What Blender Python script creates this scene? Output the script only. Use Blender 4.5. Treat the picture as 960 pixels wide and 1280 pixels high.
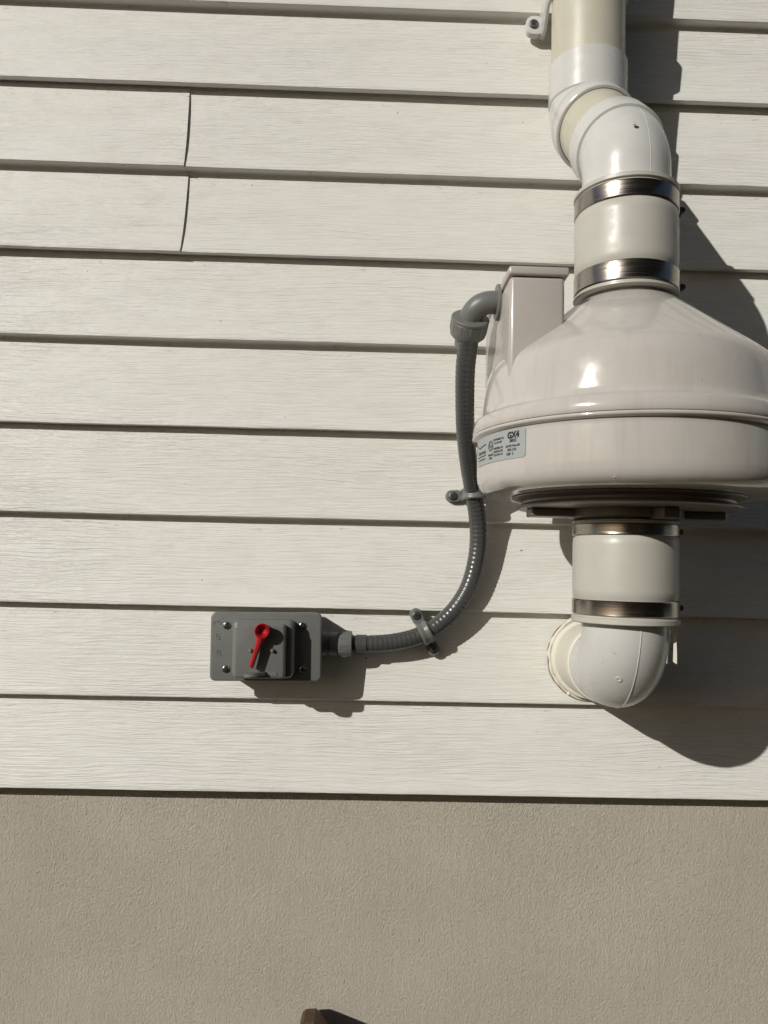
import bpy, bmesh, math, random
from mathutils import Vector, Matrix, noise as mnoise

random.seed(7)
sin, cos, pi = math.sin, math.cos, math.pi
R = math.radians
scene = bpy.context.scene
for o in list(bpy.data.objects):
    bpy.data.objects.remove(o)
C = scene.collection

# ------------------------------------------------------------------ camera
PITCH, YAW, ROLL = 0.06565752, 0.02203955, 0.0233783
cam_d = bpy.data.cameras.new('camera')
cam = bpy.data.objects.new('camera', cam_d)
C.objects.link(cam)
fw = Vector((sin(YAW) * cos(PITCH), cos(YAW) * cos(PITCH), sin(PITCH)))
rt = Vector((cos(YAW), -sin(YAW), 0))
up = rt.cross(fw)
r2 = rt * cos(ROLL) + up * sin(ROLL)
u2 = -rt * sin(ROLL) + up * cos(ROLL)
m = Matrix((r2, u2, -fw)).transposed().to_4x4()
m.translation = Vector((0, -0.9957, -0.7398))
cam.matrix_world = m
cam_d.sensor_fit = 'VERTICAL'
cam_d.sensor_height = 24.0
cam_d.lens = 961.0 / 1280.0 * 24.0
cam_d.clip_start = 0.02
cam_d.clip_end = 500
scene.camera = cam

# ------------------------------------------------------------------ light
SX, SZ = 1.015, 0.598              # how far shadows run sideways / down per metre of depth
sun_dir = Vector((SX, 1.0, -SZ)).normalized()
to_sun = -sun_dir
w = bpy.data.worlds.new('World')
scene.world = w
w.use_nodes = True
nt = w.node_tree
nt.nodes.clear()
sky = nt.nodes.new('ShaderNodeTexSky')
sky.sky_type = 'NISHITA'
sky.sun_disc = False
sky.sun_elevation = math.asin(to_sun.z)
sky.sun_rotation = math.atan2(to_sun.x, to_sun.y)
bgn = nt.nodes.new('ShaderNodeBackground')
bgn.inputs['Strength'].default_value = 0.05
wo = nt.nodes.new('ShaderNodeOutputWorld')
nt.links.new(sky.outputs[0], bgn.inputs[0])
nt.links.new(bgn.outputs[0], wo.inputs[0])
sd = bpy.data.lights.new('sun', 'SUN')
sd.energy = 4.4
sd.angle = R(0.55)
sd.color = (1.0, 0.972, 0.905)
sun = bpy.data.objects.new('sun', sd)
C.objects.link(sun)
sun.rotation_euler = sun_dir.to_track_quat('-Z', 'Y').to_euler()
sun.location = to_sun * 20
scene.render.engine = 'CYCLES'
scene.view_settings.view_transform = 'Standard'
scene.view_settings.look = 'None'
scene.view_settings.gamma = 1
scene.view_settings.exposure = -0.36
scene.view_settings.use_curve_mapping = False

# ------------------------------------------------------------------ materials
class Mat:
    def __init__(s, name, col, rough=0.5, metal=0.0, spec=0.5, coat=0.0):
        s.m = bpy.data.materials.new(name)
        s.m.use_nodes = True
        s.t = s.m.node_tree
        s.b = s.t.nodes['Principled BSDF']
        s.b.inputs['Base Color'].default_value = (*col, 1)
        s.b.inputs['Roughness'].default_value = rough
        s.b.inputs['Metallic'].default_value = metal
        s.b.inputs['Specular IOR Level'].default_value = spec
        s.b.inputs['Coat Weight'].default_value = coat
        s.b.inputs['Coat Roughness'].default_value = 0.08
        s.col = col
        s.h = None
    def n(s, typ, **kw):
        x = s.t.nodes.new(typ)
        for k, v in kw.items():
            if k in x.inputs:
                x.inputs[k].default_value = v
            else:
                setattr(x, k, v)
        return x
    def l(s, a, b):
        s.t.links.new(a, b)
    def coord(s, scale=(1, 1, 1), loc=(0, 0, 0), rot=(0, 0, 0)):
        g = s.n('ShaderNodeNewGeometry')
        mp = s.n('ShaderNodeMapping')
        mp.inputs['Scale'].default_value = scale
        mp.inputs['Location'].default_value = loc
        mp.inputs['Rotation'].default_value = rot
        s.l(g.outputs['Position'], mp.inputs['Vector'])
        return mp.outputs[0]
    def noise(s, vec, scale, detail=3, rough=0.55, dist=0.0):
        x = s.n('ShaderNodeTexNoise', Scale=scale, Detail=detail, Roughness=rough, Distortion=dist)
        s.l(vec, x.inputs['Vector'])
        return x.outputs['Fac']
    def ramp(s, fac, stops):
        x = s.n('ShaderNodeValToRGB')
        el = x.color_ramp.elements
        while len(el) < len(stops):
            el.new(0.5)
        for e, (p, c) in zip(el, stops):
            e.position = p
            e.color = (c, c, c, 1) if not isinstance(c, tuple) else (*c, 1)
        s.l(fac, x.inputs[0])
        return x.outputs[0]
    def mix(s, fac, a, b, blend='MIX'):
        x = s.n('ShaderNodeMix', data_type='RGBA', blend_type=blend)
        for i, v in ((0, fac), (6, a), (7, b)):
            if isinstance(v, (int, float)):
                x.inputs[i].default_value = v
            elif isinstance(v, tuple):
                x.inputs[i].default_value = (*v, 1)
            else:
                s.l(v, x.inputs[i])
        return x.outputs[2]
    def math(s, op, a, b=None, c=None):
        x = s.n('ShaderNodeMath', operation=op)
        for i, v in enumerate((a, b, c)):
            if v is None:
                continue
            if isinstance(v, (int, float)):
                x.inputs[i].default_value = v
            else:
                s.l(v, x.inputs[i])
        return x.outputs[0]
    def bump(s, height, dist, strength=1.0):
        x = s.n('ShaderNodeBump', Strength=strength, Distance=dist)
        s.l(height, x.inputs['Height'])
        if s.h:
            s.l(s.h, x.inputs['Normal'])
        s.h = x.outputs[0]
        s.l(s.h, s.b.inputs['Normal'])
    def color(s, out):
        s.l(out, s.b.inputs['Base Color'])
    def roughness(s, out):
        s.l(out, s.b.inputs['Roughness'])

def tint(c, k):
    return tuple(min(1, x * y) for x, y in zip(c, k))

# vinyl siding: embossed wood grain, faint blotches, specks of dirt
M = {}
v = Mat('vinyl_siding', (0.70, 0.69, 0.63), 0.42, spec=0.5)
wv = v.n('ShaderNodeTexNoise', Scale=1.0, Detail=2)
v.l(v.coord((5, 5, 16)), wv.inputs['Vector'])
base = v.coord((1, 1, 1))
add = v.n('ShaderNodeVectorMath', operation='MULTIPLY_ADD')
v.l(wv.outputs['Color'], add.inputs[0])
add.inputs[1].default_value = (0.0, 0.0, 0.020)
v.l(base, add.inputs[2])
def stretched(sc):
    mp = v.n('ShaderNodeMapping')
    mp.inputs['Scale'].default_value = sc
    v.l(add.outputs[0], mp.inputs['Vector'])
    return mp.outputs[0]
g1 = v.noise(stretched((14, 14, 350)), 1.0, 4, 0.62)
g2 = v.noise(stretched((45, 45, 800)), 1.0, 2, 0.5)
mask = v.ramp(v.noise(v.coord((3, 3, 9)), 1.0, 2), [(0.3, 0.35), (0.7, 1.0)])
gh = v.math('MULTIPLY', v.ramp(g1, [(0.36, 0.0), (0.62, 1.0)]), mask)
v.bump(gh, 0.00062, 1.0)
v.bump(g2, 0.00034, 1.0)
v.bump(v.noise(v.coord((60, 60, 60)), 1.0, 2), 0.0005, 0.5)
bl = v.ramp(v.noise(v.coord((5, 5, 7), (3, 1, 2)), 1.0, 3), [(0.35, (0.785, 0.765, 0.725)), (0.65, (0.770, 0.765, 0.715))])
sp = v.ramp(v.noise(v.coord((150, 150, 170)), 1.0, 1, 0.4), [(0.825, 0.0), (0.85, 1.0)])
sm = v.ramp(v.noise(v.coord((22, 22, 60), (4, 4, 4)), 1.0, 3), [(0.45, 0.0), (0.75, 0.22)])
oi = v.n('ShaderNodeObjectInfo')
bl = v.mix(v.math('MULTIPLY', oi.outputs['Random'], 0.5), bl, (0.71, 0.695, 0.645))
sepz = v.n('ShaderNodeSeparateXYZ')
v.l(v.coord(), sepz.inputs[0])
fr = v.math('FRACT', v.math('DIVIDE', v.math('ADD', sepz.outputs['Z'], 5.0 * 0.1143 * 10), 0.1143))
near = v.ramp(fr, [(0.80, 0.0), (0.90, 1.0)])
fl = v.ramp(v.noise(v.coord((55, 55, 190), (2, 2, 2)), 1.0, 3, 0.6), [(0.62, 0.0), (0.70, 0.55)])
fl = v.math('MULTIPLY', fl, near)
base_c = v.mix(sm, bl, (0.56, 0.52, 0.45))
v.color(v.mix(sp, v.mix(fl, base_c, (0.40, 0.33, 0.25)), (0.16, 0.12, 0.09)))
M['vinyl'] = v.m

# stucco: painted, float finished
s = Mat('stucco_paint', (0.36, 0.325, 0.27), 0.75, spec=0.25)
st = s.n('ShaderNodeTexNoise', Scale=1.0, Detail=2)
s.l(s.coord((9, 9, 9)), st.inputs['Vector'])
ad = s.n('ShaderNodeVectorMath', operation='MULTIPLY_ADD')
s.l(st.outputs['Color'], ad.inputs[0])
ad.inputs[1].default_value = (0.006, 0.0, 0.006)
s.l(s.coord(), ad.inputs[2])
def sscale(sc, rot=0.0):
    mp = s.n('ShaderNodeMapping')
    mp.inputs['Scale'].default_value = sc
    mp.inputs['Rotation'].default_value = (0, rot, 0)
    s.l(ad.outputs[0], mp.inputs['Vector'])
    return mp.outputs[0]
a = s.noise(sscale((400, 340, 270), 0.45), 1.0, 6, 0.72)
b = s.noise(sscale((800, 600, 700)), 1.0, 3, 0.6)
amp = s.ramp(s.noise(s.coord((7, 7, 7), (1, 2, 3)), 1.0, 3), [(0.3, 0.75), (0.68, 1.0)])
s.bump(s.noise(s.coord((14, 14, 14)), 1.0, 3), 0.0005, 0.5)
s.bump(s.math('MULTIPLY', s.ramp(a, [(0.25, 0.0), (0.8, 1.0)]), amp), 0.0030, 1.0)
s.bump(b, 0.0010, 1.0)
lump = s.ramp(s.noise(s.coord((170, 150, 140), (7, 3, 1)), 1.0, 2), [(0.68, 0.0), (0.80, 1.0)])
s.bump(lump, 0.0013, 0.8)
trw = s.noise(s.coord((120, 60, 14), (0, 0, 0), (0, 0.75, 0)), 1.0, 3, 0.6)
s.bump(trw, 0.0011, 0.8)
cb = s.ramp(s.noise(s.coord((3.2, 3, 3.6)), 1.0, 4), [(0.3, (0.650, 0.588, 0.492)), (0.7, (0.632, 0.572, 0.478))])
pit = s.ramp(s.noise(s.coord((120, 120, 120), (9, 9, 1)), 1.0, 1), [(0.83, 0.0), (0.85, 0.6)])
s.color(s.mix(pit, cb, (0.10, 0.08, 0.06)))
M['stucco'] = s.m

def plastic(name, col, rough, coat=0.0, spec=0.5, dirt=0.06, fine=0.0, scale=40, streak=False):
    p = Mat(name, col, rough, spec=spec, coat=coat)
    d = p.ramp(p.noise(p.coord((scale, scale, scale)), 1.0, 4), [(0.35, 0.0), (0.75, 1.0)])
    f = p.math('MULTIPLY', d, dirt * 4)
    if streak:
        k = p.ramp(p.noise(p.coord((75, 75, 7)), 1.0, 3, 0.6), [(0.48, 0.0), (0.75, 0.35)])
        f = p.math('MAXIMUM', f, k)
    sp = p.ramp(p.noise(p.coord((260, 260, 260)), 1.0, 1), [(0.80, 0.0), (0.83, 0.8)])
    p.color(p.mix(sp, p.mix(f, col, tint(col, (0.72, 0.68, 0.62))), tint(col, (0.5, 0.45, 0.38))))
    p.roughness(p.ramp(p.noise(p.coord((70, 70, 70)), 1.0, 3), [(0.3, rough * 0.85), (0.7, min(1, rough * 1.3))]))
    p.bump(p.noise(p.coord((18, 18, 18)), 1.0, 2), 0.0012, 0.35)
    if fine:
        p.bump(p.noise(p.coord((900, 900, 900)), 1.0, 2), 0.0002, fine)
    return p.m
M['fan'] = plastic('fan_housing_plastic', (0.495, 0.466, 0.434), 0.13, 0.25, 0.5, 0.03, streak=True)
M['box'] = plastic('junction_box_plastic', (0.435, 0.40, 0.37), 0.28, 0.1, 0.5, 0.03)
M['pvc'] = plastic('white_pvc_fitting', (0.57, 0.57, 0.55), 0.25, 0.0, 0.5, 0.04)
M['pipe'] = plastic('cream_pvc_pipe', (0.52, 0.495, 0.405), 0.33, 0.0, 0.5, 0.05)
M['rubber'] = plastic('pale_rubber_sleeve', (0.47, 0.455, 0.408), 0.38, 0.0, 0.5, 0.04)
M['caulk'] = plastic('cream_caulk', (0.66, 0.63, 0.55), 0.5, 0.0, 0.4, 0.08)
M['grey'] = plastic('grey_pvc', (0.152, 0.155, 0.147), 0.36, 0.0, 0.5, 0.05, 0.3)
M['conduit'] = plastic('grey_conduit_skin', (0.066, 0.067, 0.066), 0.27, 0.0, 0.5, 0.04)
M['red'] = plastic('red_plastic', (0.36, 0.007, 0.011), 0.33, 0.0, 0.5, 0.02)
M['plate'] = plastic('fan_base_plastic', (0.17, 0.145, 0.12), 0.35, 0.0, 0.5, 0.05)
st = Mat('stainless_steel', (0.34, 0.305, 0.27), 0.24, metal=1.0)
st.roughness(st.ramp(st.noise(st.coord((30, 30, 900)), 1.0, 2), [(0.3, 0.19), (0.7, 0.29)]))
st.bump(st.noise(st.coord((40, 40, 1500)), 1.0, 2), 0.00003, 0.4)
M['steel'] = st.m
M['dark_steel'] = Mat('dark_screw_steel', (0.14, 0.14, 0.135), 0.5, metal=1.0).m
M['screw'] = Mat('bright_screw_steel', (0.42, 0.41, 0.39), 0.22, metal=1.0).m
M['label'] = plastic('grey_label_film', (0.33, 0.35, 0.355), 0.35, 0.0, 0.4, 0.02)
M['ink'] = Mat('black_ink', (0.012, 0.012, 0.012), 0.5).m
wd = Mat('weathered_brown_wood', (0.10, 0.05, 0.025), 0.6)
gr = wd.noise(wd.coord((120, 120, 9)), 1.0, 4, 0.6, 0.6)
wd.color(wd.ramp(gr, [(0.3, (0.045, 0.022, 0.012)), (0.7, (0.15, 0.075, 0.036))]))
wd.bump(gr, 0.0008, 0.8)
M['wood'] = wd.m
gd = Mat('mulch_ground', (0.06, 0.045, 0.03), 0.9, spec=0.2)
gd.color(gd.ramp(gd.noise(gd.coord((30, 30, 30)), 1.0, 6, 0.7), [(0.3, (0.025, 0.018, 0.012)), (0.7, (0.085, 0.065, 0.042))]))
gd.bump(gd.noise(gd.coord((40, 40, 40)), 1.0, 5, 0.7), 0.03, 1.0)
M['ground'] = gd.m

M['brown_board'] = plastic('brown_clapboard_paint', (0.13, 0.095, 0.065), 0.6, 0.0, 0.3, 0.05, 0.0, 3)
M['grime'] = Mat('brown_grime', (0.20, 0.16, 0.11), 0.9, spec=0.1).m
M['pane'] = Mat('dark_window_glass', (0.02, 0.022, 0.025), 0.05, spec=0.6).m

# ------------------------------------------------------------------ mesh helpers
class G:
    """collects vertices and faces in world space"""
    def __init__(s):
        s.v, s.f = [], []
    def add(s, vs, fs):
        o = len(s.v)
        s.v += [tuple(x) for x in vs]
        s.f += [tuple(i + o for i in f) for f in fs]
        return s
    def grid(s, rings, close=True, cap0=False, cap1=False):
        n = len(rings[0])
        vs = [p for r in rings for p in r]
        fs = []
        for i in range(len(rings) - 1):
            for j in range(n if close else n - 1):
                k = (j + 1) % n
                fs.append((i * n + j, i * n + k, (i + 1) * n + k, (i + 1) * n + j))
        if cap0:
            fs.append(tuple(reversed(range(n))))
        if cap1:
            fs.append(tuple(range((len(rings) - 1) * n, len(rings) * n)))
        return s.add(vs, fs)
    def lathe(s, prof, center, axis=(0, 0, 1), n=96, cap0=False, cap1=False, ref=None):
        """prof: (radius, height along axis)"""
        ax = Vector(axis).normalized()
        a = Vector(ref) if ref else (Vector((1, 0, 0)) if abs(ax.x) < 0.9 else Vector((0, 1, 0)))
        a = (a - ax * a.dot(ax)).normalized()
        b = ax.cross(a)
        c = Vector(center)
        rings = []
        for r, h in prof:
            rings.append([c + ax * h + (a * cos(2 * pi * j / n) + b * sin(2 * pi * j / n)) * r for j in range(n)])
        return s.grid(rings, True, cap0, cap1)
    def sweep(s, path, rad, n=24, cap=True, ref=(0, 0, 1)):
        path = [Vector(p) for p in path]
        if not isinstance(rad, (list, tuple)):
            rad = [rad] * len(path)
        T = []
        for i in range(len(path)):
            T.append((path[min(i + 1, len(path) - 1)] - path[max(i - 1, 0)]).normalized())
        a = Vector(ref)
        if abs(a.dot(T[0])) > 0.95:
            a = Vector((1, 0, 0))
        rings = []
        for p, t, r in zip(path, T, rad):
            a = (a - t * a.dot(t)).normalized()
            b = t.cross(a)
            rings.append([p + (a * cos(2 * pi * j / n) + b * sin(2 * pi * j / n)) * r for j in range(n)])
        return s.grid(rings, True, cap, cap)
    def box(s, lo, hi, M4=None, bevel=0.0, seg=2):
        bm = bmesh.new()
        bmesh.ops.create_cube(bm, size=1)
        lo, hi = Vector(lo), Vector(hi)
        for x in bm.verts:
            x.co = Vector([l + (c + 0.5) * (h - l) for l, h, c in zip(lo, hi, x.co)])
        if bevel:
            bmesh.ops.bevel(bm, geom=bm.edges[:], offset=bevel, segments=seg, affect='EDGES', profile=0.5)
        bm.verts.index_update()
        vs = [(M4 @ x.co if M4 else x.co.copy()) for x in bm.verts]
        fs = [[q.index for q in f.verts] for f in bm.faces]
        bm.free()
        return s.add(vs, fs)
    def prism(s, outline, d0, d1, M4=None, bevel=0.0, seg=2):
        """outline (x, z) polygon extruded along y from d0 to d1"""
        bm = bmesh.new()
        vs = [bm.verts.new((x, d0, z)) for x, z in outline]
        f = bm.faces.new(vs)
        e = bmesh.ops.extrude_face_region(bm, geom=[f])
        for q in e['geom']:
            if isinstance(q, bmesh.types.BMVert):
                q.co.y = d1
        bmesh.ops.recalc_face_normals(bm, faces=bm.faces[:])
        if bevel:
            ed = [x for x in bm.edges if abs(x.verts[0].co.y - x.verts[1].co.y) < 1e-6 and abs(x.verts[0].co.y - d1) < 1e-6]
            bmesh.ops.bevel(bm, geom=ed, offset=bevel, segments=seg, affect='EDGES', profile=0.5)
        bm.verts.index_update()
        vv = [(M4 @ x.co if M4 else x.co.copy()) for x in bm.verts]
        ff = [[q.index for q in f.verts] for f in bm.faces]
        bm.free()
        return s.add(vv, ff)
    def build(s, name, mat, root=None, base=None, sharp=32, smooth=True):
        off = Vector((0, 0, 0))
        if root is not None:
            r = root
            while r.parent:
                r = r.parent
            off = Vector(r['_o']) if '_o' in r else r.location.copy()
        elif base:
            off = Vector(base)
        me = bpy.data.meshes.new(name)
        me.from_pydata([tuple(Vector(x) - off) for x in s.v], [], s.f)
        bm = bmesh.new()
        bm.from_mesh(me)
        bmesh.ops.recalc_face_normals(bm, faces=bm.faces[:])
        bm.to_mesh(me)
        bm.free()
        if smooth:
            me.polygons.foreach_set('use_smooth', [True] * len(me.polygons))
            me.set_sharp_from_angle(angle=R(sharp))
        me.materials.append(M[mat])
        me.update()
        o = bpy.data.objects.new(name, me)
        C.objects.link(o)
        if root is not None:
            o.parent = root
        elif base:
            o.location = off
        return o

def thing(name, loc, label, cat, group=None):
    o = bpy.data.objects.new(name, None)
    o.empty_display_size = 0.03
    C.objects.link(o)
    o.location = loc
    tag(o, label, cat, group)
    return o

def tag(o, label=None, cat=None, group=None, kind=None):
    for k, val in (('label', label), ('category', cat), ('group', group), ('kind', kind)):
        if val:
            o[k] = val

def rrect(x0, x1, z0, z1, r, n=5):
    out = []
    for cx, cz, a0 in ((x1 - r, z1 - r, 0), (x0 + r, z1 - r, 90), (x0 + r, z0 + r, 180), (x1 - r, z0 + r, 270)):
        for i in range(n + 1):
            a = R(a0 + 90 * i / n)
            out.append((cx + r * cos(a), cz + r * sin(a)))
    return out

def catmull(pts, sub):
    P = [Vector(p) for p in pts]
    P = [P[0] * 2 - P[1]] + P + [P[-1] * 2 - P[-2]]
    out = []
    for i in range(1, len(P) - 2):
        for k in range(sub):
            t = k / sub
            p0, p1, p2, p3 = P[i - 1], P[i], P[i + 1], P[i + 2]
            out.append(0.5 * ((2 * p1) + (p2 - p0) * t + (2 * p0 - 5 * p1 + 4 * p2 - p3) * t * t + (3 * p1 - p0 - 3 * p2 + p3) * t ** 3))
    out.append(P[-2])
    return out

def screw(name, c, ax, r, root, mat='screw', slot=True, h=None):
    """round head with a recessed cross: dome, dark slot bars set into the crown"""
    h = h or r * 0.40
    g = G().lathe([(r, 0), (r, h * 0.55), (r * 0.92, h * 0.85), (r * 0.75, h), (0.0001, h * 1.02)], c, ax, 20)
    o = g.build(name, mat, root, sharp=50)
    if slot:
        axv = Vector(ax).normalized()
        a = Vector((1, 0, 0)) if abs(axv.x) < 0.9 else Vector((0, 0, 1))
        a = (a - axv * a.dot(axv)).normalized()
        b = axv.cross(a)
        th = random.uniform(0.2, 1.2)
        e1 = a * cos(th) + b * sin(th)
        e2 = axv.cross(e1)
        c = Vector(c)
        gg = G()
        M4 = Matrix((e1, e2, axv)).transposed().to_4x4()
        M4.translation = c + axv * h * 0.66
        gg.box((-r * 0.62, -r * 0.13, 0), (r * 0.62, r * 0.13, h * 0.40), M4)
        gg.box((-r * 0.13, -r * 0.62, 0), (r * 0.13, r * 0.62, h * 0.402), M4)
        gg.build('recess', 'ink', o if o.parent and not o.parent.parent else root)
    return o

# ------------------------------------------------------------------ setting
GZ = -2.25
g = G().add([(-60, -60, GZ), (60, -60, GZ), (60, 3, GZ), (-60, 3, GZ)], [(0, 1, 2, 3)])
gnd = g.build('ground', 'ground')
gnd['kind'] = 'structure'

# unseen house added behind the camera to block sky light and darken steel reflections
nh = thing('added_house', (5.5, -5.2, -2.25), 'unseen brown clapboard house, added to deepen shade and darken steel reflections', 'house')
HY = -4.6
NW = [(-1.5, 12.5)]
for i in range(26):
    z0 = GZ + 0.2 * i
    G().add([(-1.6, HY + 0.025, z0), (12.6, HY + 0.025, z0), (12.6, HY, z0 + 0.2), (-1.6, HY, z0 + 0.2), (-1.6, HY - 0.02, z0), (12.6, HY - 0.02, z0), (12.6, HY - 0.02, z0 + 0.2), (-1.6, HY - 0.02, z0 + 0.2)],
            [(0, 1, 2, 3), (4, 5, 1, 0), (3, 2, 6, 7), (0, 3, 7, 4), (1, 5, 6, 2)]).build('clapboard', 'brown_board', nh)
G().box((-1.58, HY - 7.0, GZ), (12.58, HY - 0.025, GZ + 5.2)).build('wall', 'brown_board', nh)
G().add([(-2.0, HY + 0.4, GZ + 5.2), (13.0, HY + 0.4, GZ + 5.2), (13.0, HY - 3.5, GZ + 7.4), (-2.0, HY - 3.5, GZ + 7.4), (13.0, HY - 7.4, GZ + 5.2), (-2.0, HY - 7.4, GZ + 5.2)],
        [(0, 1, 2, 3), (3, 2, 4, 5), (0, 5, 4, 1), (0, 3, 5), (1, 4, 2)]).build('roof', 'ground', nh)
for x in (1.2, 6.0):
    wf = G().box((x - 0.6, HY + 0.03, GZ + 1.3), (x + 0.6, HY + 0.08, GZ + 2.9), None, 0.01, 1).build('window', 'pvc', nh)
    for zz in (0.0, 0.78):
        G().box((x - 0.5, HY + 0.081, GZ + 1.38 + zz), (x + 0.5, HY + 0.085, GZ + 2.06 + zz)).build('pane', 'pane', wf)

PITCHZ = 0.1143            # exposure of one course
PROJ = 0.0145              # how far the butt edge stands out
X0, X1 = -2.6, 2.2

wall = thing('siding_wall', (0, 0, -9 * PITCHZ), 'cream vinyl lap siding wall with wood grain and a vertical seam', 'wall')

def course_profile(k, joint):
    """cross-section (y, z) of the course whose lower edge is row k, outside first"""
    zb = -k * PITCHZ
    zt = zb + PITCHZ
    face = [(0.0008, zt + 0.010), (0.0000, zt)] + [(-PROJ * (1 - q), zb + PITCHZ * q) for q in (0.85, 0.7, 0.55, 0.4, 0.25)] + [(-PROJ * 0.93, zb + 0.0075), (-PROJ - 0.0001, zb + 0.0022), (-PROJ + 0.0002, zb + 0.0007), (-PROJ + 0.0012, zb)]
    if joint:
        under = [(-0.0055, zb + 0.0006), (-0.0048, zb + 0.0016), (-0.0048, zb + 0.010)]
    else:
        under = [(-0.0048, zb + 0.0002), (-0.0024, zb - 0.0006), (-0.0010, zb - 0.0026), (-0.0002, zb - 0.0062), (0.0012, zb - 0.0066)]
    back = [(0.004, zb - 0.0066 if not joint else zb + 0.010), (0.004, zt + 0.010)]
    return face, under, back

def board(k, xa, xb, joint, proud=0.0, end=None):
    face, under, back = course_profile(k, joint)
    prof = face + under + back
    nf = len(face) + len(under)
    xs = []
    n = max(2, int((xb - xa) / 0.04))
    xs = [xa + (xb - xa) * i / n for i in range(n + 1)]
    if end:
        xs = [x for x in xs if x < xb - 0.1] + [xb - 0.1 + 0.005 * i for i in range(21)]
    zb = -k * PITCHZ
    rings = []
    for x in xs:
        ring = []
        for i, (y, z) in enumerate(prof):
            t = (z - zb) / PITCHZ
            dz = 0.0
            dy = 0.0
            xx = x
            if i < nf:
                dz = 0.0011 * mnoise.noise(Vector((x * 1.7, k * 3.1, 0))) + 0.00035 * mnoise.noise(Vector((x * 30, k * 5.7, 1)))
                if t > 0.5:
                    dz = 0
                dy = -proud + 0.0009 * mnoise.noise(Vector((x * 2.3, k * 7.7 + t * 2, 4)))
                if end:
                    q = max(0.0, 1 - (xb - x) / 0.09)
                    dy -= q * q * end[2] * max(0.0, min(1.0, 4 * (t + 0.04) * (1.02 - t)))
                    if x > xb - 1e-6:
                        tc = max(0.0, min(1.0, t))
                        xx = end[1] + (end[0] - end[1]) * tc - 0.0008 + 0.0017 * sin(pi * tc ** 0.75)
            ring.append((xx, y + dy, z + dz))
        rings.append(ring)
    g = G().grid(rings, True, True, True)
    o = g.build('siding_board', 'vinyl', wall, sharp=40)
    return o

SEAMX = -0.2500
for k in range(-9, 10):
    joint = (k % 2 == 1)
    if k in (2, 3):
        e = (-0.2501, -0.2503, 0.0016) if k == 2 else (-0.2468, -0.2508, 0.0012)
        board(k, X0, SEAMX, joint, 0.0016, e)
        board(k, SEAMX - 0.03, X1, joint)
    else:
        board(k, X0, X1, joint)
# sheathing behind the boards
G().box((X0, 0.0045, -9 * PITCHZ + 0.004), (X1, 0.10, 10 * PITCHZ)).build('sheathing', 'wood', wall)

# stucco foundation, a slightly uneven sheet set back behind the siding
zs0, zs1 = GZ - 0.1, -9 * PITCHZ + 0.05
nx, nz = 120, 40
vs, fs = [], []
for j in range(nz + 1):
    for i in range(nx + 1):
        x = X0 + (X1 - X0) * i / nx
        z = zs0 + (zs1 - zs0) * j / nz
        y = 0.0150 + 0.0010 * mnoise.noise(Vector((x * 3, z * 3, 2))) + 0.0003 * mnoise.noise(Vector((x * 11, z * 11, 5)))
        vs.append((x, y, z))
for j in range(nz):
    for i in range(nx):
        a = j * (nx + 1) + i
        fs.append((a, a + 1, a + nx + 2, a + nx + 1))
b0 = len(vs)
vs += [(X0, 0.2, zs0), (X1, 0.2, zs0), (X1, 0.2, zs1), (X0, 0.2, zs1)]
fs.append((b0 + 3, b0 + 2, b0 + 1, b0))
fo = G().add(vs, fs).build('foundation_wall', 'stucco', base=(0, 0.05, GZ))
tag(fo, 'tan grey painted stucco foundation below the lowest siding course', 'wall')

# ------------------------------------------------------------------ radon fan
AX, AY = 0.2695, -0.2
fan = thing('radon_fan', (AX, AY, -0.69), 'glossy beige domed plastic vent fan mounted between two rubber couplings', 'fan')
ctr = (AX, AY, 0)
dome = G().lathe([(0.0435, -0.430), (0.0435, -0.4585), (0.0470, -0.4598), (0.0520, -0.4622), (0.0550, -0.4640), (0.0800, -0.4842), (0.1080, -0.5066), (0.1330, -0.5268),
                  (0.1385, -0.5318), (0.1422, -0.5372), (0.1448, -0.5440), (0.1466, -0.5530), (0.1482, -0.5660), (0.1496, -0.5800), (0.1502, -0.5855), (0.1516, -0.5872),
                  (0.1546, -0.5882), (0.1568, -0.5892), (0.1585, -0.5915), (0.1594, -0.5985), (0.1596, -0.6030), (0.1588, -0.6042), (0.150, -0.6044)], ctr, n=160).build('dome', 'fan', fan, sharp=50)
G().lathe([(0.150, -0.6047), (0.1592, -0.6049), (0.1600, -0.6058), (0.1600, -0.6074), (0.1588, -0.6086), (0.1552, -0.6094), (0.1545, -0.6106), (0.1545, -0.6150), (0.1548, -0.630), (0.1545, -0.6460), (0.1537, -0.6530),
           (0.1518, -0.6585), (0.1482, -0.6630), (0.1425, -0.6658), (0.134, -0.6670), (0.118, -0.6676), (0.05, -0.6677)], ctr, n=160).build('lower_bowl', 'fan', fan, sharp=50)
# raised rib on the dome behind the junction box
rings = []
for (x, y, z) in ((0.2250, -0.205, -0.4620), (0.2080, -0.196, -0.4740), (0.1920, -0.187, -0.4870), (0.1700, -0.175, -0.5050)):
    rings.append([(x + 0.003, y - 0.010, z - 0.006), (x, y - 0.010, z), (x - 0.001, y - 0.008, z + 0.0022), (x - 0.001, y + 0.016, z + 0.0022), (x + 0.003, y + 0.018, z - 0.006)])
G().grid(rings, True, True, True).build('rib', 'fan', dome)
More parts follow.
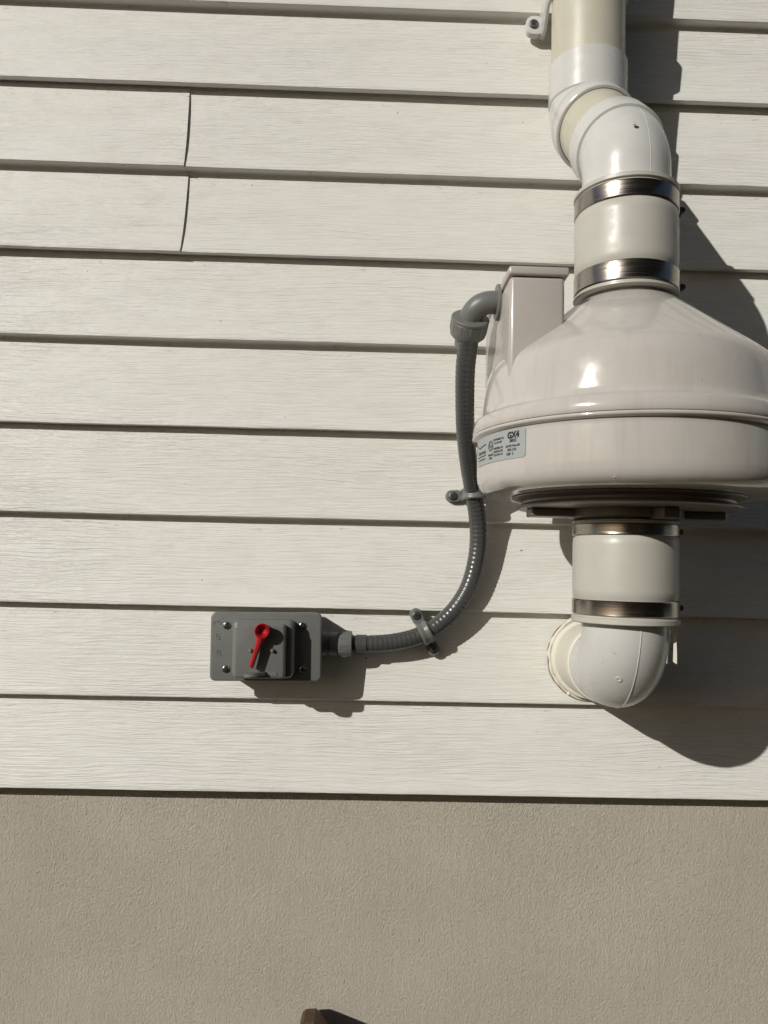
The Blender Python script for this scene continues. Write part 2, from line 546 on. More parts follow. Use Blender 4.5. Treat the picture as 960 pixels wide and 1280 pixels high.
# base plate with motor arms and inlet collar
bp = G().lathe([(0.100, -0.6672), (0.1155, -0.6675), (0.1172, -0.6682), (0.1168, -0.6692), (0.1140, -0.6698), (0.1090, -0.6708), (0.1066, -0.6726), (0.1064, -0.6746), (0.1080, -0.6762), (0.1108, -0.6772), (0.1120, -0.6779), (0.1120, -0.6787), (0.1108, -0.6796), (0.1060, -0.6800), (0.050, -0.6800)], ctr, n=128).build('base_plate', 'plate', fan, sharp=40)
for a0, l0, l1, hw, z0, z1 in ((180, 0.052, 0.1010, 0.014, -0.6885, -0.6801), (0, 0.052, 0.1010, 0.014, -0.6885, -0.6801), (-72, 0.052, 0.072, 0.010, -0.6915, -0.6801), (90, 0.052, 0.1035, 0.014, -0.6885, -0.6801)):
    M4 = Matrix.Translation(Vector((AX, AY, 0))) @ Matrix.Rotation(R(a0), 4, 'Z')
    G().box((l0, -hw, z0), (l1, hw, z1), M4, 0.0012, 1).build('motor_arm', 'plate', bp)
G().lathe([(0.058, -0.6801), (0.058, -0.6880), (0.0530, -0.6900), (0.0435, -0.6902), (0.0435, -0.73)], ctr, n=96).build('inlet_collar', 'plate', bp)
# small rivets on the lower bowl
for a, z, r in ((-118, -0.6585, 0.0008), (-112, -0.6605, 0.0011), (-76, -0.6570, 0.0012), (-68, -0.655, 0.0007)):
    rr = 0.1490
    d = Vector((cos(R(a)), sin(R(a)), -0.7)).normalized()
    G().lathe([(r, -0.002), (r, 0.0006), (r * 0.6, 0.0013), (0.0001, 0.0015)], (AX + rr * cos(R(a)), AY + rr * sin(R(a)), z - 0.0002), d, 12).build('rivet', 'fan', fan)

# junction box
BX0, BX1, BY0, BY1 = 0.1345, 0.1890, -0.2620, -0.1080
BT = -0.4560
jb = G()
jb.box((BX0, BY0, -0.565), (BX1, BY1, BT), None, 0.0045, 3)
jbox = jb.build('junction_box', 'box', fan, sharp=50)
G().box((BX0 - 0.0014, BY0 - 0.0026, BT + 0.0004), (BX1 + 0.0034, BY1 + 0.003, BT + 0.0092), None, 0.0022, 3).build('lid', 'box', jbox, sharp=50)
# rating label wrapped round the lower bowl
LR = 0.1548
def wrap(u, vv, dr=0.0):
    """label space: u metres to the right of the label's right edge (negative), vv metres above its lower edge"""
    a = LA1 + u / LR
    return (AX + (LR + dr) * sin(a), AY - (LR + dr) * cos(a), LZ0 + vv)
LA1 = R(-53.3)
LZ0, LH, LW = -0.6390, 0.0285, 0.0985
def rlabel(u, vv):
    return wrap(u, vv, 0.0004)
nu = 36
vs, fs = [], []
for i in range(nu + 1):
    u = -LW + LW * i / nu
    e = min(u + LW, -u)
    rc = 0.0022
    ins = rc - math.sqrt(max(0, rc * rc - (rc - e) ** 2)) if e < rc else 0.0
    for q in range(5):
        vv = ins + (LH - 2 * ins) * q / 4
        vs.append(rlabel(u, vv))
for i in range(nu):
    for q in range(4):
        a = i * 5 + q
        fs.append((a, a + 5, a + 6, a + 1))
lab = G().add(vs, fs).build('rating_label', 'label', fan)
def text_on_label(txt, u, vv, size, bold=0.0, name='lettering', align='CENTER'):
    cu = bpy.data.curves.new('t', 'FONT')
    cu.body = txt
    cu.size = size
    cu.align_x = align
    cu.offset = bold
    cu.resolution_u = 3
    to = bpy.data.objects.new('t', cu)
    C.objects.link(to)
    dg = bpy.context.evaluated_depsgraph_get()
    dg.update()
    me = bpy.data.meshes.new_from_object(to.evaluated_get(dg))
    g = G()
    g.add([wrap(u + p.co.x, vv + p.co.y, 0.0007) for p in me.vertices], [tuple(p.vertices) for p in me.polygons])
    bpy.data.objects.remove(to)
    bpy.data.curves.remove(cu)
    bpy.data.meshes.remove(me)
    return g.build(name, 'ink', lab, smooth=False)
def bar(u0, v0, u1, v1, th, name='printed_line'):
    n = 8
    vs, fs = [], []
    for i in range(n + 1):
        t = i / n
        vs += [wrap(u0 + (u1 - u0) * t, v0 + (v1 - v0) * t - th / 2, 0.0007), wrap(u0 + (u1 - u0) * t, v0 + (v1 - v0) * t + th / 2, 0.0007)]
        if i:
            a = 2 * i
            fs.append((a - 2, a, a + 1, a - 1))
    return G().add(vs, fs).build(name, 'ink', lab, smooth=False)
text_on_label('GX4', -0.0162, 0.0196, 0.0084, 0.00042)
text_on_label('28022', -0.0165, 0.0158, 0.0040, 0.00010)
text_on_label('DATE: Nov-20', -0.0170, 0.0112, 0.0032, 0.00010)
text_on_label('S/N: 216', -0.0180, 0.0074, 0.0036, 0.00010)
text_on_label('HSP  3', -0.0205, 0.0034, 0.0036, 0.00010)
for tx, vv in (('CONFORMS TO', 0.0205), ('UL STD 507', 0.0172), ('CERTIFIED TO', 0.0118), ('CAN/CSA STD', 0.0086), ('C22.2 NO 113', 0.0054)):
    text_on_label(tx, -0.0400, vv, 0.0027, 0.00010)
text_on_label('Intertek', -0.0545, 0.0068, 0.0032, 0.00010)
text_on_label('3046', -0.0545, 0.0034, 0.0032, 0.00010)
rg = G()
for rr, th in ((0.0053, 0.0008), (0.0036, 0.0005)):
    n = 28
    vs, fs = [], []
    for i in range(n):
        a = 2 * pi * i / n
        vs += [wrap(-0.0545 + rr * cos(a), 0.0165 + rr * sin(a), 0.0007), wrap(-0.0545 + (rr - th) * cos(a), 0.0165 + (rr - th) * sin(a), 0.0007)]
        k = (2 * i + 2) % (2 * n)
        fs.append((2 * i, k, k + 1, 2 * i + 1))
    rg.add(vs, fs)
rg.build('round_mark', 'ink', lab, smooth=False)
text_on_label('ETL', -0.0545, 0.0152, 0.0032, 0.00008)
text_on_label('RadonAway', -0.0790, 0.0112, 0.0052, 0.00008)
bar(-0.0950, 0.0215, -0.0880, 0.0180, 0.0009)
bar(-0.0880, 0.0180, -0.0665, 0.0200, 0.0011)
bar(-0.0950, 0.0090, -0.0668, 0.0090, 0.0009)
text_on_label('www.radonaway.com', -0.0800, 0.0050, 0.0028, 0.00008)

# ------------------------------------------------------------------ rubber couplings
def coupling(label, z0, b0, b1, b2, b3, z1, rad, hous, group):
    """z0 top ... z1 bottom, two steel bands b0-b1 and b2-b3"""
    t = thing('rubber_coupling', (AX, AY, z1), label, 'coupling', group)
    lip = rad + 0.0014
    sl = G().lathe([(0.0430, z0 - 0.03), (0.0430, z0), (lip - 0.0012, z0), (lip, z0 - 0.0010), (lip, b0 + 0.0030), (lip - 0.001, b0 + 0.0020), (rad - 0.0008, b0 + 0.0018), (rad - 0.0008, b1 - 0.0012), (rad, b1 - 0.0022),
               (rad + 0.0004, b1 - 0.010), (rad + 0.0004, b2 + 0.010), (rad, b2 + 0.0022), (rad - 0.0008, b2 + 0.0012), (rad - 0.0008, b3 - 0.0018), (lip - 0.001, b3 - 0.0020), (lip, b3 - 0.0030), (lip, z1 + 0.001), (lip - 0.0012, z1), (0.0430, z1), (0.0430, z1 + 0.03)],
              ctr, n=128).build('rubber_sleeve', 'rubber', t, sharp=40)
    for (p, q) in ((b0, b1), (b2, b3)):
        band = G().lathe([(rad - 0.001, p), (rad + 0.0002, p), (rad + 0.0009, p - 0.0009), (rad + 0.0008, p - 0.0016), (rad + 0.0008, q + 0.0016), (rad + 0.0009, q + 0.0009), (rad + 0.0002, q), (rad - 0.001, q)], ctr, n=128).build('clamp_band', 'steel', t, sharp=40)
        a = R(hous)
        M4 = Matrix.Translation(Vector((AX, AY, (p + q) / 2))) @ Matrix.Rotation(a, 4, 'Z') @ Matrix.Translation(Vector((rad + 0.0035, 0, 0)))
        hb = G().box((-0.0035, -0.008, -0.0065), (0.003, 0.008, 0.0065), M4, 0.0015, 2).build('screw_housing', 'steel', band)
        c = M4 @ Vector((0.0015, -0.008, 0))
        ax = (M4.to_3x3() @ Vector((0, -1, 0)))
        G().lathe([(0.0036, 0), (0.0036, 0.0055), (0.003, 0.0062), (0.0001, 0.0062)], c, ax, 6).build('hex_screw', 'dark_steel', band)
    return t
coupling('pale rubber coupling with steel bands above the fan dome', -0.3404, -0.3479, -0.3653, -0.4304, -0.4508, -0.4562, 0.0531, 8, 'rubber couplings')
coupling('pale rubber coupling with steel bands below the fan, above the wall elbow', -0.6915, -0.6952, -0.7069, -0.7721, -0.7875, -0.7959, 0.0527, 14, 'rubber couplings')

# ------------------------------------------------------------------ upper vent pipe with two bends
PX, PY = 0.2600, -0.0860
L = Vector((AX, AY, -0.2980))
U = Vector((PX, PY, -0.298 + 0.1080))
vp = thing('vent_pipe', (AX, AY, -0.345), 'white and cream plastic vent pipe with two angled elbows rising above the fan', 'pipe')
def bend_path(A, B, Cc, rc, pre, post, n=14):
    """from pre metres before corner B (direction A->B) round a bend to post metres after it"""
    d0 = (B - A).normalized()
    d1 = (Cc - B).normalized()
    ang = d0.angle(d1)
    t = rc * math.tan(ang / 2)
    p0 = B - d0 * t
    nrm = (d1 - d0 * d1.dot(d0)).normalized()
    cc = p0 + nrm * rc
    out = [p0 - d0 * (pre - t)]
    for i in range(n + 1):
        a = ang * i / n
        out.append(cc - nrm * rc * cos(a) + d0 * rc * sin(a))
    out.append(B + d1 * post)
    return out
def along(B, d, prof, g=None, n=72):
    """lathe profile (radius, distance from B along d)"""
    return (g or G()).lathe(prof, B, d, n)
dLU = (U - L).normalized()
upz = Vector((0, 0, 1))
RB, RH = 0.0445, 0.0490            # pipe radius, hub radius
# lower elbow: spigot down into the coupling, bend, hub up the slope
g = G().sweep(bend_path(L - upz, L, U, 0.05, 0.06, 0.026), RB + 0.0014, 72)
e1 = g.build('elbow', 'pvc', vp, sharp=40)
along(L, dLU, [(RB, 0.0195), (RB + 0.0022, 0.0196), (RH - 0.0004, 0.0202), (RH, 0.0212), (RH + 0.0002, 0.0500), (RH - 0.001, 0.0512), (RB - 0.002, 0.0514)]).build('hub', 'pvc', e1, sharp=30)
# sloping piece of pipe
LU = (U - L).length
G().sweep([L + dLU * 0.04, L + dLU * (LU - 0.035)], RB, 72).build('sloping_pipe', 'pipe', vp)
# upper elbow
g = G().sweep(bend_path(L, U, U + upz, 0.05, 0.026, 0.026), RB + 0.0014, 72)
e2 = g.build('elbow', 'pvc', vp, sharp=40)
along(U, -dLU, [(RB, 0.0165), (RB + 0.0022, 0.0166), (RH - 0.0004, 0.0172), (RH, 0.0182), (RH + 0.0002, 0.0425), (RH - 0.001, 0.0438), (RB + 0.0008, 0.0440), (RB + 0.0006, 0.0400)]).build('hub', 'pvc', e2, sharp=30)
along(U, upz, [(RB, 0.0195), (RB + 0.0020, 0.0196), (RH - 0.0022, 0.0202), (RH - 0.0016, 0.0212), (RH - 0.0014, 0.066), (RH - 0.0024, 0.0670), (RB - 0.002, 0.0672)]).build('hub', 'pvc', e2, sharp=30)
G().sweep([U + upz * 0.03, U + upz * 1.3], RB, 72).build('riser', 'pipe', vp)
# moulding nibs and seam line on the elbows
def nib(c, d, r, root):
    G().lathe([(r, -0.001), (r, 0.0006), (r * 0.55, 0.0008), (r * 0.45, 0.0003), (0.0001, 0.0002)], c, d, 10).build('moulding_nib', 'pvc', root)
nib(L + Vector((-0.006, -(RB + 0.0012) * 0.955, 0.012)), (-0.12, -0.95, 0.25), 0.0020, e1)
ep = bend_path(L - upz, L, U, 0.05, 0.06, 0.019)
sd_ = (U - L).cross(upz).normalized()
if sd_.x < 0:
    sd_ = -sd_
sp_ = []
for i, p in enumerate(ep):
    q = (ep[min(i + 1, len(ep) - 1)] - ep[max(i - 1, 0)]).normalized()
    nv = sd_.cross(q).normalized()
    if nv.y > 0:
        nv = -nv
    sp_.append(p + (nv * cos(R(8)) + sd_ * sin(R(8))).normalized() * (RB + 0.0013))
G().sweep(sp_, 0.0004, 6).build('moulding_seam', 'pvc', e1)
nib(U + Vector((-0.020, -RH * 0.9, -0.012)), (-0.4, -0.9, 0.0), 0.0016, e2)

# pipe strap fixed to the siding
sp = thing('pipe_strap', (PX, -0.014, -0.02), 'white plastic two-hole strap holding the upper vent pipe to the siding', 'strap')
zc, hw = -0.0150, 0.0200
rin, rout = RB + 0.0006, RB + 0.0056
n = 40
out, inn = [], []
for i in range(n + 1):
    a = R(0 - 180 * i / n)
    out.append((PX + rout * cos(a), PY + rout * sin(a)))
    inn.append((PX + rin * cos(a), PY + rin * sin(a)))
out = [(PX + 0.0445, -0.012), (PX + 0.0450, -0.034), (PX + rout, PY + 0.012)] + out + [(PX - rout, PY + 0.012), (PX - 0.0450, -0.034), (PX - 0.0445, -0.012)]
inn = [(PX + 0.0390, -0.012), (PX + 0.0395, -0.034), (PX + rin, PY + 0.012)] + inn + [(PX - rin, PY + 0.012), (PX - 0.0395, -0.034), (PX - 0.0390, -0.012)]
rings = []
for (ox, oy), (ix, iy) in zip(out, inn):
    nx_, ny_ = ox - ix, oy - iy
    rings.append([(ix, iy, zc - hw), (ox - nx_ * 0.3, oy - ny_ * 0.3, zc - hw), (ox, oy, zc - hw + 0.002), (ox, oy, zc + hw - 0.002), (ox - nx_ * 0.3, oy - ny_ * 0.3, zc + hw), (ix, iy, zc + hw)])
G().grid(rings, True, True, True).build('band', 'pvc', sp, sharp=40)
for sgn in (-1, 1):
    xe = PX + sgn * 0.0430
    M4 = None
    x_a, x_b = sorted((xe - sgn * 0.003, xe + sgn * 0.0215))
    G().prism(rrect(x_a, x_b, zc - 0.0195, zc + 0.0065, 0.0095, 6), -0.0135, -0.0225, None, 0.0015).build('tab', 'pvc', sp, sharp=40)
    screw('screw', (xe + sgn * 0.0115, -0.0225, zc - 0.0060), (0, -1, 0), 0.0062, sp, 'dark_steel')

# ------------------------------------------------------------------ lower elbow into the wall
el = thing('wall_elbow', (AX, AY, -0.90), 'white plastic pipe elbow turning from the lower coupling into the siding', 'pipe elbow')
ZE = -0.8440
hd = Vector((sin(R(6.0)), cos(R(6.0)), -0.06)).normalized()
B = Vector((AX, AY, ZE))
RE = 0.0436
path = bend_path(B + upz, B, B + hd, 0.051, 0.095, 0.20, 24)
eb = G().sweep(path, RE, 80).build('elbow', 'pvc', el, sharp=40)
side = Vector((hd.y, -hd.x, 0)).normalized()
# seam ridge round the outside of the bend
rp, rr_ = [], []
for i, p in enumerate(path[:-1]):
    q = path[min(i + 1, len(path) - 1)] - path[max(i - 1, 0)]
    q.normalize()
    nrm = side.cross(q).normalized()
    if nrm.y > 0.2 or nrm.z > 0.5:
        nrm = -nrm
    off = (nrm * cos(R(9)) + side * sin(R(9)) * (1 - i / 26))
    rp.append(p + off.normalized() * (RE - 0.0001))
    rr_.append(0.0007)
G().sweep(rp, rr_, 8).build('moulding_seam', 'pvc', eb)
q = (path[12] - path[10]).normalized()
nv = side.cross(q).normalized()
if nv.y > 0:
    nv = -nv
nv = (nv * cos(R(15)) - side * sin(R(15))).normalized()
nib(path[11] + nv * RE, nv, 0.0034, eb)
# hub against the wall
c0 = B + hd * 0.085
along(c0, hd, [(RE - 0.001, -0.002), (RE + 0.0012, -0.001), (RE + 0.0022, 0.002), (RE + 0.0026, 0.006), (RE + 0.0028, 0.104), (RE - 0.002, 0.104)]).build('hub', 'caulk', eb, sharp=40)
# collar ring and caulk bead on the siding
cw = B + hd * 0.186
along(cw, hd, [(0.0450, -0.009), (0.0480, -0.0092), (0.0500, -0.0082), (0.0508, -0.006), (0.0508, 0.006), (0.045, 0.007)]).build('collar_ring', 'caulk', el, sharp=40)
cp, cr = [], []
for i in range(97):
    a = 2 * pi * i / 96
    rr = 0.0522 + 0.0014 * mnoise.noise(Vector((cos(a) * 3, sin(a) * 3, 9)))
    cx = cw.x + rr * cos(a)
    cz = cw.z + rr * sin(a)
    yy = -0.0115 + 0.002 * sin(a)
    cp.append((cx, yy, cz))
    cr.append(0.0021 + 0.0016 * mnoise.noise(Vector((cos(a) * 6, sin(a) * 6, 2))))
G().sweep(cp, cr, 8, False, (0, 1, 0)).build('caulk_bead', 'caulk', el)
gp, gr_ = [], []
for i in range(60):
    a = R(95 + 190 * i / 59)
    rr = 0.0546 + 0.0014 * mnoise.noise(Vector((i * 0.16, 3, 1)))
    gp.append((cw.x + rr * cos(a), -0.0112 + 0.0030 * sin(a), cw.z + rr * sin(a)))
    gr_.append(0.00075 + 0.0005 * mnoise.noise(Vector((i * 0.3, 7, 2))))
G().sweep(gp, gr_, 6, True, (0, 1, 0)).build('grime_line', 'grime', el)
blob = [(0.0034, -0.003), (0.0034, 0.0), (0.0028, 0.002), (0.0012, 0.0034), (0.0001, 0.0036)]
G().lathe(blob, (cw.x - 0.0275, -0.0125, cw.z - 0.0450), (0, -1, 0), 12).build('caulk_blob', 'caulk', el)
# thin pale strip hanging beside the elbow from the coupling
sa = R(-25)
rad_v = Vector((cos(sa), sin(sa), 0))
tan_v = Vector((sin(sa), -cos(sa), 0))
sx_, sy_ = AX + 0.0480 * rad_v.x, AY + 0.0480 * rad_v.y
rings = []
for i in range(9):
    t = i / 8
    c = Vector((AX, AY, -0.7962 - 0.0365 * t)) + rad_v * (0.0478 - 0.0010 * t)
    w_ = 0.0032 - 0.0005 * sin(t * 5)
    dz = Vector((0, 0, 0.0022 if i == 8 else 0))
    rings.append([c - tan_v * 0.0008, c + tan_v * 0.0008, c + tan_v * 0.0008 + rad_v * w_ - dz, c - tan_v * 0.0008 + rad_v * w_ - dz])
ws = G().grid(rings, True, True, True).build('loose_strip', 'caulk', None, base=(sx_, sy_, -0.8335))
tag(ws, 'thin white strip hanging from the lower coupling beside the wall elbow', 'strip')

# ------------------------------------------------------------------ flexible conduit
cd = thing('electrical_conduit', (0.0, -0.03, -0.842), 'dark grey ribbed flexible conduit curving from the switch box up to the fan', 'conduit')
pts = [(0.1052, -0.186, -0.4935), (0.1046, -0.176, -0.5070), (0.1043, -0.163, -0.5253), (0.1074, -0.138, -0.5541), (0.1127, -0.108, -0.5854), (0.1214, -0.075, -0.6186), (0.1305, -0.0485, -0.6469), (0.1383, -0.034, -0.6785), (0.141, -0.0285, -0.7086),
       (0.138, -0.0275, -0.7389), (0.1294, -0.0275, -0.7693), (0.1127, -0.0275, -0.7967), (0.0899, -0.028, -0.8181), (0.065, -0.029, -0.8314), (0.0351, -0.030, -0.8388), (0.0052, -0.031, -0.8413), (-0.0220, -0.031, -0.8420)]
dense = catmull(pts, 40)
cum = [0]
for a, b in zip(dense, dense[1:]):
    cum.append(cum[-1] + (b - a).length)
total = cum[-1]
step = 0.0010
rp, rr_ = [], []
j = 0
nst = int(total / step)
for i in range(nst + 1):
    s_ = total * i / nst
    while j < len(cum) - 2 and cum[j + 1] < s_:
        j += 1
    t = (s_ - cum[j]) / max(1e-9, cum[j + 1] - cum[j])
    rp.append(dense[j].lerp(dense[j + 1], t))
    rr_.append(0.0108 + 0.00016 * cos(2 * pi * s_ / 0.0060))
G().sweep(rp, rr_, 28, True, (0, 1, 0)).build('ribbed_tube', 'conduit', cd, sharp=80)
# angled fitting at the fan box
fx = BX0 - 0.0045
D0 = Vector((BX0 - 0.002, -0.2000, -0.4620))
cdir = Vector((-0.06, 0.68, -0.73)).normalized()
K = Vector((0.1065, -0.2020, -0.4640))
fit = thing('conduit_elbow_fitting', tuple(K), 'grey plastic elbow fitting with round nut on the side of the fan box', 'conduit fitting')
ap = bend_path(D0, K, K + cdir, 0.020, 0.029, 0.040, 14)
arm = G().sweep(ap, 0.0122, 28, True, (0, 1, 0)).build('elbow', 'grey', fit, sharp=40)
G().lathe([(0.0001, 0), (0.0185, 0), (0.0190, 0.0006), (0.0190, 0.0030), (0.0180, 0.0038), (0.0110, 0.0042)], (fx + 0.0046, D0.y, D0.z), (-1, 0, 0), 40).build('flange', 'grey', fit)
nc = K + cdir * 0.0160
nut = G().lathe([(0.0105, 0.0), (0.0194, 0.0002), (0.0206, 0.0012), (0.0206, 0.0036), (0.0198, 0.0042), (0.0204, 0.0048), (0.0201, 0.0150), (0.0192, 0.0200), (0.0160, 0.0236), (0.0130, 0.0250), (0.0126, 0.0330), (0.0112, 0.0334)], nc, cdir, 40)
nut = nut.build('nut', 'grey', fit, sharp=35)
for i in range(12):
    a = 2 * pi * i / 12
    e1_ = (Vector((1, 0, 0)) - cdir * cdir.x).normalized()
    rd = e1_ * cos(a) + cdir.cross(e1_) * sin(a)
    M4 = Matrix((rd, cdir.cross(rd), cdir)).transposed().to_4x4()
    M4.translation = nc + rd * 0.0188
    G().box((0, -0.0008, 0.0046), (0.0018, 0.0008, 0.0135), M4, 0.0003, 1).build('grip_rib', 'grey', nut)

# straight fitting at the switch box
BFX = -0.0510
ft = thing('conduit_connector', (BFX, -0.031, -0.857), 'dark grey straight conduit connector on the right side of the switch box', 'conduit fitting')
cx = Vector((BFX - 0.003, -0.031, -0.8420))
bd = G().lathe([(0.0001, 0), (0.0150, 0), (0.0150, 0.0085), (0.0130, 0.0090), (0.0130, 0.0110), (0.0145, 0.0114), (0.0145, 0.0220), (0.0118, 0.0224)], cx, (1, 0, 0), 32).build('body', 'grey', ft, sharp=40)
nt_ = G().lathe([(0.0115, 0.0225), (0.0150, 0.0227), (0.0162, 0.0236), (0.0166, 0.0360), (0.0163, 0.0385), (0.0155, 0.0392), (0.0112, 0.0394)], cx, (1, 0, 0), 36).build('nut', 'grey', ft, sharp=40)
for i in range(12):
    a = 2 * pi * i / 12
    M4 = Matrix.Translation(cx) @ Matrix.Rotation(a, 4, 'X')
    G().box((0.0238, -0.0007, 0.0152), (0.0345, 0.0007, 0.0170), M4, 0.0004, 1).build('grip_rib', 'grey', nt_)
G().lathe([(0.0112, 0), (0.0119, 0.0004), (0.0121, 0.012), (0.0122, 0.0128), (0.0112, 0.0134)], (-0.0100, -0.031, -0.8418), (1, 0.0, 0.0), 32).build('sealing_ferrule', 'conduit', ft)

# conduit clamps
def clamp(name, label, pc, tdir, two, tabdir):
    """pc centre of conduit at the clamp, tdir conduit direction, tabdir side of the (first) screw tab"""
    pc = Vector(pc)
    t = Vector(tdir).normalized()
    yv = Vector((0, 1, 0))
    s_ = Vector(tabdir)
    s_ = (s_ - t * s_.dot(t))
    s_.y = 0
    s_.normalize()
    wallv = Vector((0, 1, 0))
    th = thing(name, (pc.x, -0.012, pc.z), label, 'clamp', 'conduit clamps')
    ri, ro = 0.0116, 0.0150
    hw = 0.0068
    ywall = -0.0125
    prof = []
    depth = ywall - pc.y
    seq = [(-1, depth)] if True else []
    outl = []
    for i in range(25):
        a = R(180 * i / 24)
        outl.append((cos(a), -sin(a)))
    rings = []
    sect = [(ro, depth)] + [(ro * c_, ro * d_) for c_, d_ in outl] + [(-ro, depth)]
    sect_i = [(ri, depth)] + [(ri * c_, ri * d_) for c_, d_ in outl] + [(-ri, depth)]
    for (so, do), (si, di) in zip(sect, sect_i):
        po = pc + s_ * so + wallv * do
        pi_ = pc + s_ * si + wallv * di
        mid = po.lerp(pi_, 0.35)
        rings.append([pi_ - t * hw, mid - t * hw, po - t * (hw - 0.0014), po - t * (hw - 0.0038), mid.lerp(po, 0.3) - t * 0.002, mid.lerp(po, 0.3) + t * 0.002, po + t * (hw - 0.0038), po + t * (hw - 0.0014), mid + t * hw, pi_ + t * hw])
    bnd = G().grid(rings, True, True, True).build('band', 'grey', th, sharp=40)
    for sg in ((1, -1) if two else (1,)):
        M4 = Matrix((s_ * sg, wallv, t.cross(wallv) * 0 + (s_ * sg).cross(wallv))).transposed().to_4x4()
        M4.translation = Vector((pc.x, 0, pc.z))
        G().prism(rrect(ro - 0.004, ro + 0.0175, -hw - 0.0008, hw + 0.0008, 0.0070, 6), ywall, ywall - 0.0065, M4, 0.0010).build('tab', 'grey', th, sharp=40)
        c = M4 @ Vector((ro + 0.0085, ywall - 0.0062, 0))
        screw('screw', c, (0, -1, 0), 0.0056, th, 'dark_steel')
    return th
clamp('conduit_clamp', 'grey one-hole clamp on the conduit beside the lower left of the fan', (0.1325, -0.0440, -0.6515), (0.06, 0.0, -1), False, (-1, 0, 0.0))
clamp('conduit_clamp', 'grey two-hole clamp on the conduit bend above right of the switch box', (0.0765, -0.0284, -0.8262), (-0.88, 0, -0.47), True, (-0.5, 0, 0.85))

# ------------------------------------------------------------------ switch box
sb = thing('switch_box', (-0.117, -0.012, -0.884), 'grey plastic weatherproof switch box with red lever on the siding', 'switch box')
TILT = Matrix.Translation(Vector((-0.117, 0, -0.8435))) @ Matrix.Rotation(R(-0.9), 4, 'Y')
def loc(o):
    return o
HX, HZ = 0.0662, 0.0408
PF = -0.0650                  # front of the cover plate
G().prism(rrect(-HX + 0.004, HX - 0.004, -HZ + 0.003, HZ - 0.003, 0.008), -0.0115, PF + 0.008, TILT).build('box_body', 'grey', sb, sharp=40)
G().prism(rrect(-HX + 0.0015, HX - 0.0015, -HZ + 0.0012, HZ - 0.0012, 0.006), PF + 0.0079, PF + 0.0060, TILT).build('gasket', 'ink', sb, sharp=40)
G().prism(rrect(-HX, HX, -HZ, HZ, 0.0065), PF + 0.0059, PF, TILT, 0.0018, 3).build('cover_plate', 'grey', sb, sharp=40)
# raised toggle housing: a broad lower step and a narrower upper block
th_ = G().prism(rrect(-0.0372, 0.0350, -0.0345, 0.0325, 0.007), PF - 0.0001, PF - 0.0200, TILT, 0.0050, 4).build('toggle_housing', 'grey', sb, sharp=50)
BF = PF - 0.0300
G().prism(rrect(-0.0335, 0.0262, -0.0335, 0.0290, 0.0045), PF - 0.0201, BF, TILT, 0.0032, 3).build('raised_block', 'grey', th_, sharp=50)
def T(x, y, z):
    return TILT @ Vector((x, y, z))
# red lever: conical knob with a dished end, tapering flat handle
kc = T(0.0010, BF, 0.0225)
tip = T(-0.0115, BF - 0.0110, -0.0190)
lv = G().lathe([(0.0070, -0.002), (0.0074, 0.008), (0.0088, 0.0125), (0.0088, 0.0142), (0.0078, 0.0150), (0.0056, 0.0125), (0.0042, 0.0080), (0.0001, 0.0072)], kc, (0, -1, 0), 32).build('lever', 'red', sb, sharp=40)
hs = T(-0.0005, BF - 0.0100, 0.0165)
d = (tip - hs).normalized()
sv = Vector((d.z, 0, -d.x)).normalized()
yv = Vector((0, 1, 0))
rings = []
for t, wdt, dp in ((0, 0.0056, 0.0060), (0.2, 0.0039, 0.0055), (0.6, 0.0028, 0.0048), (1.0, 0.0025, 0.0045)):
    c = hs.lerp(tip, t)
    rings.append([c - sv * wdt, c - sv * wdt * 0.4 - yv * dp * 0.45, c + sv * wdt * 0.4 - yv * dp * 0.45, c + sv * wdt, c + sv * wdt + yv * dp, c - sv * wdt + yv * dp])
G().grid(rings, True, True, True).build('handle', 'red', lv, sharp=40)
for x in (-0.0135, 0.0115):
    G().lathe([(0.0022, -0.001), (0.0022, 0.0030), (0.0016, 0.0042), (0.0001, 0.0045)], T(x, BF, -0.0010), (0, -1, 0), 14).build('pin', 'grey', th_)
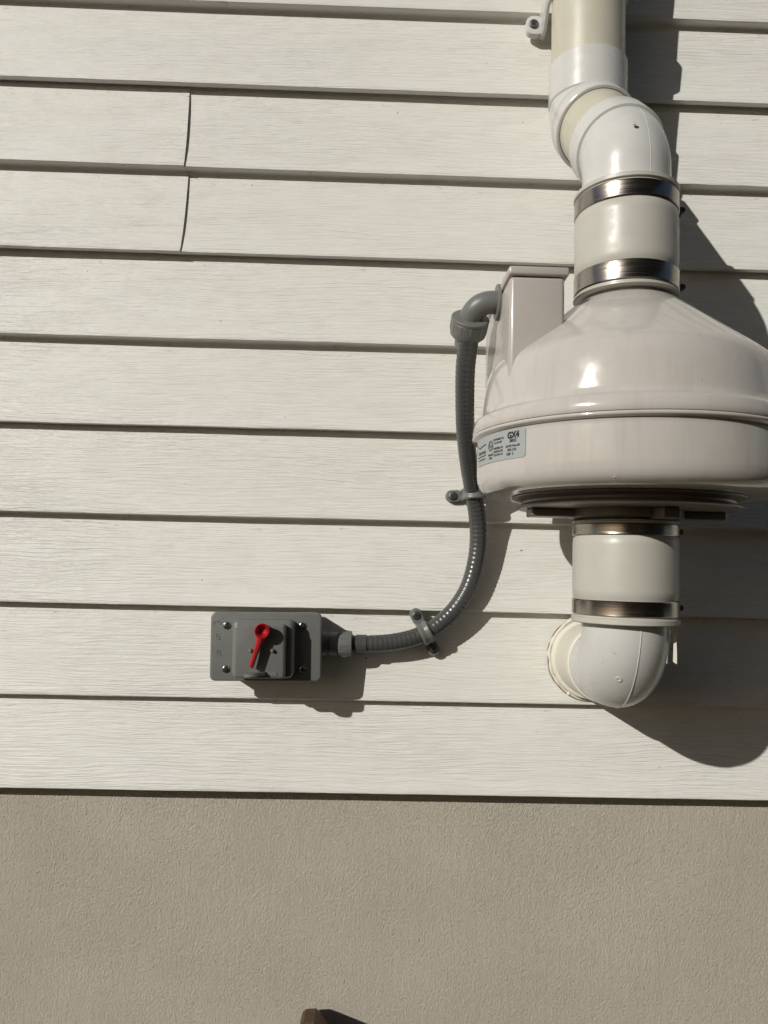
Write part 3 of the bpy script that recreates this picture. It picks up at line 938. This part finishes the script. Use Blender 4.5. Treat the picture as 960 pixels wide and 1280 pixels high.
# curved stop lip under the lever
rings = []
for i in range(13):
    t = i / 12
    x = -0.0190 + 0.036 * t
    dp = 0.0155 * (sin(pi * min(1, t * 1.15 + 0.25)) ** 0.6 if t * 1.15 + 0.25 < 1 else 0.02) + 0.0004
    zz = -0.0262 + 0.0010 * sin(t * 3)
    rings.append([T(x, BF + 0.0003, zz), T(x, BF - dp, zz), T(x, BF - dp, zz - 0.0038), T(x, BF + 0.0003, zz - 0.0038)])
G().grid(rings, True, True, True).build('stop_lip', 'grey', th_, sharp=40)
for x, z in ((-0.0468, 0.0250), (-0.0470, -0.0265), (0.0435, 0.0250), (0.0440, -0.0265)):
    screw('screw', T(x, PF + 0.0001, z), (0, -1, 0), 0.0045, sb, 'screw')
# embossed marks along the left margin of the plate
def emb(x0, x1, z0, z1):
    G().box((x0, PF - 0.0004, z0), (x1, PF + 0.0002, z1), TILT).build('embossed_mark', 'grey', sb)
for i in range(5):
    a = R(20 + 35 * i)
    cxm, czm = -0.0585 + 0.0045 * cos(a), 0.0255 + 0.0045 * sin(a)
    emb(cxm - 0.0008, cxm + 0.0008, czm - 0.0008, czm + 0.0008)
for zz in (0.0140, 0.0110, 0.0080, -0.0050, -0.0080, -0.0110):
    emb(-0.0590, -0.0545, zz, zz + 0.0008)
for x, z0, z1 in ((-0.0590, 0.0110, 0.0148), (-0.0555, 0.0080, 0.0118), (-0.0575, -0.0080, -0.0042), (-0.0545, -0.0110, -0.0050)):
    emb(x, x + 0.0008, z0, z1)

# ------------------------------------------------------------------ wooden stake at the foot of the wall
sk = G()
zt = -1.2820
o_ = [(-0.066, GZ - 0.05), (-0.066, zt - 0.010), (-0.0640, zt - 0.004), (-0.0600, zt - 0.0008), (-0.0480, zt), (-0.0445, zt - 0.003), (-0.0250, zt - 0.025), (-0.0150, zt - 0.06), (-0.0150, GZ - 0.05)]
rings = []
for y, dz in ((-0.001, -0.012), (-0.012, -0.009), (-0.048, -0.0012), (-0.050, -0.0025)):
    rings.append([(x, y, z + (dz if z > zt - 0.1 else 0)) for x, z in o_])
st_ = sk.grid(rings, True, True, True).build('wooden_stake', 'wood', base=(-0.04, -0.03, GZ), sharp=30)
tag(st_, 'dark brown wooden stake tip against the stucco at the bottom edge', 'stake')
